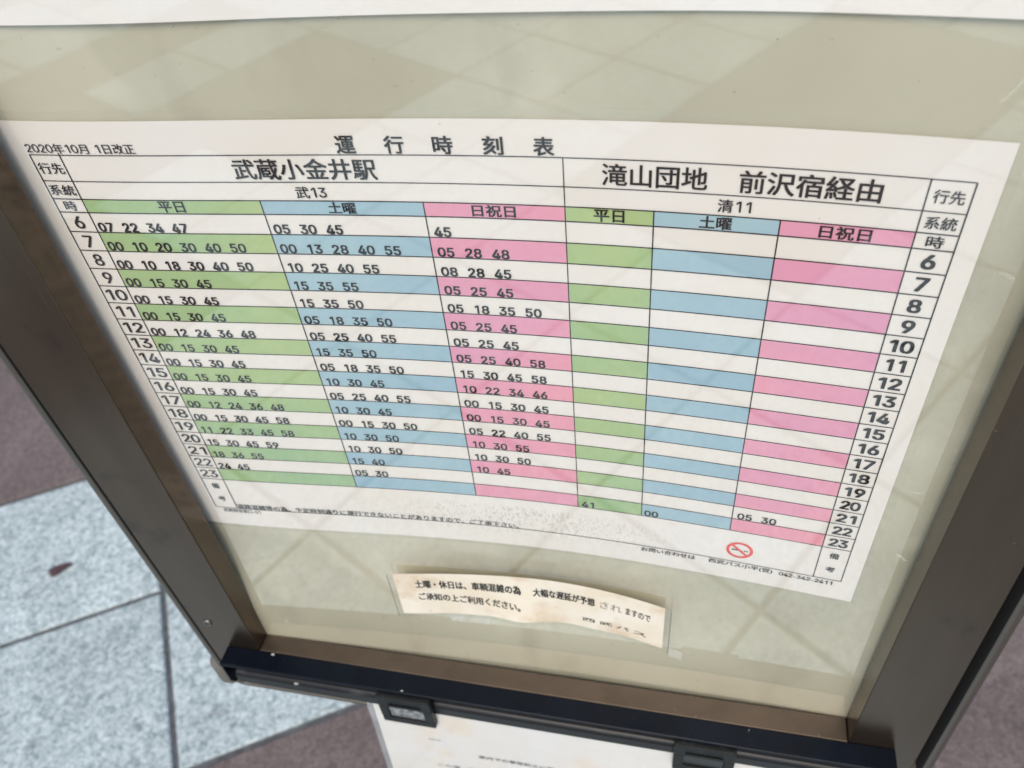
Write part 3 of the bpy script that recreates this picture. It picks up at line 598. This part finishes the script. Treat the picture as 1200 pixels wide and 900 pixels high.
for side, (xa, xb) in enumerate(((XC[0], XC[1]), (XC[7], XC[8]))):
    t = MB(); xm = (xa + xb) / 2; bw = 0.010 if side == 0 else 0.016
    hw = 0.0062 if side == 0 else 0.0053
    put(t, onT, "行先", xm - hw, xm + hw, -0.0094, -0.0038, bw); put(t, onT, "系統", xm - hw * 1.03, xm + hw * 1.03, -0.0204, -0.0149, bw)
    put(t, onT, "時", xm - 0.0031, xm + 0.0031, -0.0285, -0.0232, bw)
    t.build("margin_lettering", m_ink, sheet, label=("left" if side == 0 else "right") + " margin headings", recalc=False); t = MB()
    put(t, onT, "備", xm - 0.0025, xm + 0.0025, -0.2326, -0.2275, bw + 0.01); put(t, onT, "考", xm - 0.0025, xm + 0.0025, -0.2452, -0.2403, bw + 0.01)
    t.build("remark_lettering", m_ink, sheet, label=("left" if side == 0 else "right") + " remark heading", recalc=False)
    t = MB()
    for k in range(18):
        s_ = str(6 + k); zc = (ZR[3 + k] + ZR[4 + k]) / 2 - 0.0001; hh = 0.00345
        if side == 0: hw = 0.0026 if len(s_) == 1 else 0.0055; bw = 0.018
        else: hw = 0.0027 if len(s_) == 1 else 0.0048; bw = 0.040
        if s_ == "11": hw *= 0.82
        if s_ in ("7", "9", "6", "8"): hw *= 0.95
        put(t, onT, s_, xm - hw, xm + hw, zc - hh, zc + hh, bw)
    t.build("hour_numerals", m_ink, sheet, label=("thin" if side == 0 else "bold") + " hour numerals", recalc=False)
WD = ["07 22 34 47", "00 10 20 30 40 50", "00 10 18 30 40 50", "00 15 30 45", "00 15 30 45", "00 15 30 45", "00 12 24 36 48", "00 15 30 45", "00 15 30 45", "00 15 30 45",
      "00 15 30 45", "00 12 24 36 48", "00 15 30 45 58", "11 22 33 45 58", "15 30 45 59", "18 36 55", "24 45", ""]
SA = ["05 30 45", "00 13 28 40 55", "10 25 40 55", "15 35 55", "15 35 50", "05 18 35 50", "05 25 40 55", "15 35 50", "05 18 35 50", "10 30 45", "05 25 40 55", "10 30 45",
      "00 15 30 50", "10 30 50", "10 30 50", "15 40", "05 30", ""]
HO = ["45", "05 28 48", "08 28 45", "05 25 45", "05 18 35 50", "05 25 45", "05 25 45", "05 25 40 58", "15 30 45 58", "10 22 34 46", "00 15 30 45", "00 15 30 45", "05 22 40 55",
      "10 30 55", "10 30 50", "10 45", "", ""]
N_ = [""] * 18
cols = [(WD, 0.0167, "left weekday departure minutes"), (SA, 0.1037, "left saturday departure minutes"), (HO, 0.1783, "left holiday departure minutes"),
        (N_[:17] + ["41"], 0.2388, "right weekday departure minute"), (N_[:17] + ["00"], 0.2745, "right saturday departure minute"), (N_[:16] + ["05 30", ""], 0.3245, "right holiday departure minutes")]
for rows, x0, lab in cols:
    t = MB()
    for k, r in enumerate(rows):
        zb = ZR[4 + k] + 0.00045
        for n_, pair in enumerate(r.split()):
            xx = x0 + n_ * 0.01245
            hw = 0.0037
            for q_, dgt in enumerate(pair):
                dw = width_of(dgt, 0.0050, 0.022)
                xm = xx + 0.0018 + q_ * 0.0041
                sc_ = 0.00375 / width_of("0", 0.0050, 0.022)
                dw *= sc_
                put(t, onT, dgt, xm - dw / 2, xm + dw / 2, zb, zb + 0.0051, 0.036)
    t.build("departure_times", m_ink, sheet, label=lab, recalc=False)
t = MB(); put(t, onT, "道路混雑等の為、予定時刻通りに運行できないことがありますので、ご了承下さい。", 0.0157, 0.1992, -0.2522, -0.2474, 0.022)
t.build("footnote_lettering", m_ink_soft, sheet, label="blurred traffic notice lettering", recalc=False)
t = MB(); put(t, onT, "武蔵野営業口-01", 0.0045, 0.0300, -0.2567, -0.2531, 0.012)
t.build("footnote_lettering", m_ink_soft, sheet, label="small print under the left corner of the table", recalc=False)
t = MB(); put(t, onT, "お問い合わせは", 0.2735, 0.3052, -0.2575, -0.2533, 0.022); put(t, onT, "西武バス小平(営)", 0.3127, 0.3486, -0.2578, -0.2531, 0.022)
put(t, onT, "042-342-2411", 0.3521, 0.3810, -0.2573, -0.2538, 0.022)
t.build("footnote_lettering", m_ink, sheet, label="enquiry number lettering", recalc=False)
# no smoking mark
cx, cz, ro, ri = 0.3288, -0.2405, 0.0074, 0.0057
t = MB(); n = 40
t.add([onT(cx + r * math.cos(2 * math.pi * k / n), cz + r * math.sin(2 * math.pi * k / n)) for r in (ro, ri) for k in range(n)], [(k, (k + 1) % n, n + (k + 1) % n, n + k) for k in range(n)])
d_ = 0.00075; a_ = math.radians(-45); ux, uz = math.cos(a_), math.sin(a_)
t.add([onT(cx + s * ux * ri * 1.02 - e * uz * d_, cz + s * uz * ri * 1.02 + e * ux * d_) for s, e in ((-1, -1), (1, -1), (1, 1), (-1, 1))], [(0, 1, 2, 3)])
nsm = t.build("no_smoking_sign", m_red, sheet, recalc=False)
t = MB(); onC = lambda x, z: on(x, z, LT - 0.00008)
band2 = lambda x0, x1, z0, z1: t.add([onC(x0, z0), onC(x1, z0), onC(x1, z1), onC(x0, z1)], [(0, 1, 2, 3)])
band2(cx - 0.0044, cx - 0.0006, cz - 0.0006, cz + 0.0005); band2(cx + 0.0026, cx + 0.0034, cz - 0.0006, cz + 0.0005); band2(cx + 0.0038, cx + 0.0045, cz - 0.0006, cz + 0.0005)
band2(cx - 0.0006, cx + 0.0022, cz - 0.0006, cz - 0.0004)
t.build("cigarette_mark", m_ink, nsm, recalc=False)

# ------------------------------------------------------------------ the sheet above
us = thing("upper_notice", (0.1835, 0.0, Z0 + 0.056), "plain white lower edge of another sheet above the timetable, at the top", "paper sheet")
t = MB(); t.surf(lambda x, z: on(x, z, 0.0004 + 0.0006 * math.sin(x * 21) ** 2), lin(-0.0265, 0.3935, 70), lin(0.0562, 0.352, 40))
t.surf(lambda x, z: on(x, z, 0.0001), lin(-0.0265, 0.3935, 70), lin(0.0562, 0.352, 40))
t.build("paper_sheet", m_paper2, us, smooth=True, recalc=False)

# ------------------------------------------------------------------ yellowed notice slip in a clear film
slip = thing("notice_slip", (0.2025, -0.006, Z0 - 0.327), "small yellowed paper slip with two lines of print taped below the timetable", "notice")
def slip_fn(x, v, lift):
    """v metres below the slip's top edge; the ends curl away from the cover"""
    f_ = 0.0072 * max(0.0, (0.212 - x) / 0.096) ** 1.6 + 0.0078 * max(0.0, (x - 0.213) / 0.077) ** 2.0
    fwd = 0.36 * f_ + 0.0010
    fwd += 0.0036 * max(0.0, v / 0.047) ** 1.5 * math.exp(-((x - 0.197) / 0.017) ** 2) + 0.0003 * math.sin(x * 160) * v / 0.047
    z = -0.2838 - v - 1.28 * f_
    return (x, cover_y(x, z) - fwd - lift, z)
t = MB(); t.surf(lambda x, v: slip_fn(x, v, 0.0002), lin(0.1152, 0.2905, 60), lin(0.047, 0.0, 16))
t.build("paper_slip", m_slip, slip, smooth=True, recalc=False)
t = MB()
def sT(x, z): return slip_fn(x, -z - (0.13 - x) * 0.035, 0.0004)
def sT2(x, z): return slip_fn(x, -z - (0.13 - x) * 0.090, 0.0004)
put(t, sT, "土曜・休日は、車輌混雑の為", 0.1290, 0.1998, -0.0160, -0.0070, 0.038)
put(t, sT, "大幅な遅延が予想", 0.2075, 0.2470, -0.0160, -0.0070, 0.038)
put(t, sT, "ますので", 0.2663, 0.2820, -0.0156, -0.0078, 0.020)
put(t, sT2, "ご承知の上ご利用ください。", 0.1295, 0.1985, -0.0300, -0.0214, 0.032)
for ch, x in zip("西武バス", (0.2385, 0.2495, 0.2605, 0.2715)):
    put(t, sT, ch, x, x + 0.0085, -0.0350, -0.0312, 0.012)
t.build("lettering", m_ink, slip, recalc=False)
t = MB(); put(t, sT, "され", 0.2500, 0.2640, -0.0157, -0.0080, 0.006); t.build("lettering", mat("faded_ink", (0.22, 0.20, 0.16), 0.7), slip, label="faded characters", recalc=False)
t = MB(); t.surf(lambda x, v: slip_fn(x, v, 0.0008), lin(0.1115, 0.2945, 50), lin(0.0500, -0.0010, 12)); t.build("clear_film", m_film, slip, smooth=True, recalc=False)
m_edge = mat("film_edge", (0.17, 0.17, 0.15), 0.5)
for xe in (0.1117, 0.2943):
    t = MB(); t.surf(lambda x, v: slip_fn(x, v, 0.0009), [xe - 0.0003, xe + 0.0003], lin(0.050, 0.0, 10)); t.build("film_edge", m_edge, slip, recalc=False)
for x0, x1, z0, z1 in ((0.148, 0.176, 0.0570, 0.0485), (0.2945, 0.3035, 0.0540, 0.0440)):
    t = MB(); t.surf(lambda x, v: slip_fn(x, v, 0.0003), lin(x0, x1, 6), lin(z0, z1, 3)); t.build("tape_tab", m_tape, slip, smooth=True, recalc=False)

# ------------------------------------------------------------------ notice hanging from the rail
hang = thing("hanging_notice", (0.225, -0.034, Z0 - 0.420), "white notice in a clear sleeve hanging below the black bar", "notice")
def hfn(x, z, lift):
    d = -0.420 - z
    return (x, -0.0340 - 0.085 * d - lift + 0.0005 * math.sin(x * 40) * min(1.0, d / 0.05), z)
t = MB(); t.surf(lambda x, z: hfn(x, z, 0.0), lin(0.0815, 0.3700, 40), lin(-0.625, -0.4215, 30)); t.build("paper_sheet", m_hang, hang, smooth=True, recalc=False)
t = MB(); t.surf(lambda x, z: hfn(x, z, 0.0006), lin(0.0765, 0.3750, 40), lin(-0.632, -0.4205, 30)); t.surf(lambda x, z: hfn(x, z, -0.0004), lin(0.0765, 0.3750, 40), lin(-0.632, -0.4205, 30))
t.build("clear_sleeve", m_sleeve, hang, smooth=True, recalc=False)
t = MB(); hT = lambda x, z: hfn(x, z, 0.0002)
put(t, hT, "車内での事故防止に関するお願い", 0.1585, 0.2480, -0.4915, -0.4862, 0.030)
t.build("heading_lettering", m_ink_light, hang, recalc=False); t = MB()
put(t, hT, "令和二年", 0.1205, 0.1300, -0.4735, -0.4712); t.build("date_lettering", m_ink_light, hang, recalc=False); t = MB()
put(t, hT, "お知らせ掲示係", 0.2680, 0.2920, -0.4855, -0.4832)
t.build("issuer_lettering", m_ink_light, hang, recalc=False); t = MB()
for k, s_ in enumerate(("この度、混雑緩和の為の運行に関しまして、ご不便をおかけいたしますが", "皆様のご理解とご協力をお願い申し上げます。", "また、車内での換気を行っておりますので、併せてお知らせいたします。")):
    put(t, hT, s_, 0.1230, 0.1230 + 0.0066 * len(s_), -0.5140 - 0.012 * k, -0.5092 - 0.012 * k, 0.02)
t.build("body_lettering", m_ink_light, hang, recalc=False)

# ------------------------------------------------------------------ leaf on the paving
lx, ly = -0.9838, 0.4931
lf = MB(0.0); n = 18; pts = []
rr = random.Random(4)
for k in range(n):
    a = 2 * math.pi * k / n; r = 0.021 * (1 + 0.22 * math.cos(3 * a) + rr.uniform(-0.12, 0.12))
    x, y = r * math.cos(a) * 1.15, r * math.sin(a) * 0.62
    ca, sa = math.cos(0.75), math.sin(0.75)
    pts.append((lx + x * ca - y * sa, ly + x * sa + y * ca, 0.0018 + 0.004 * abs(math.sin(a * 1.5))))
lf.add([(lx, ly, 0.0035)] + pts, [(0, 1 + k, 1 + (k + 1) % n) for k in range(n)])
lo = lf.build("fallen_leaf", m_leaf, recalc=False)
tag(lo, "small dark reddish brown fallen leaf on the pale paving", "leaf")
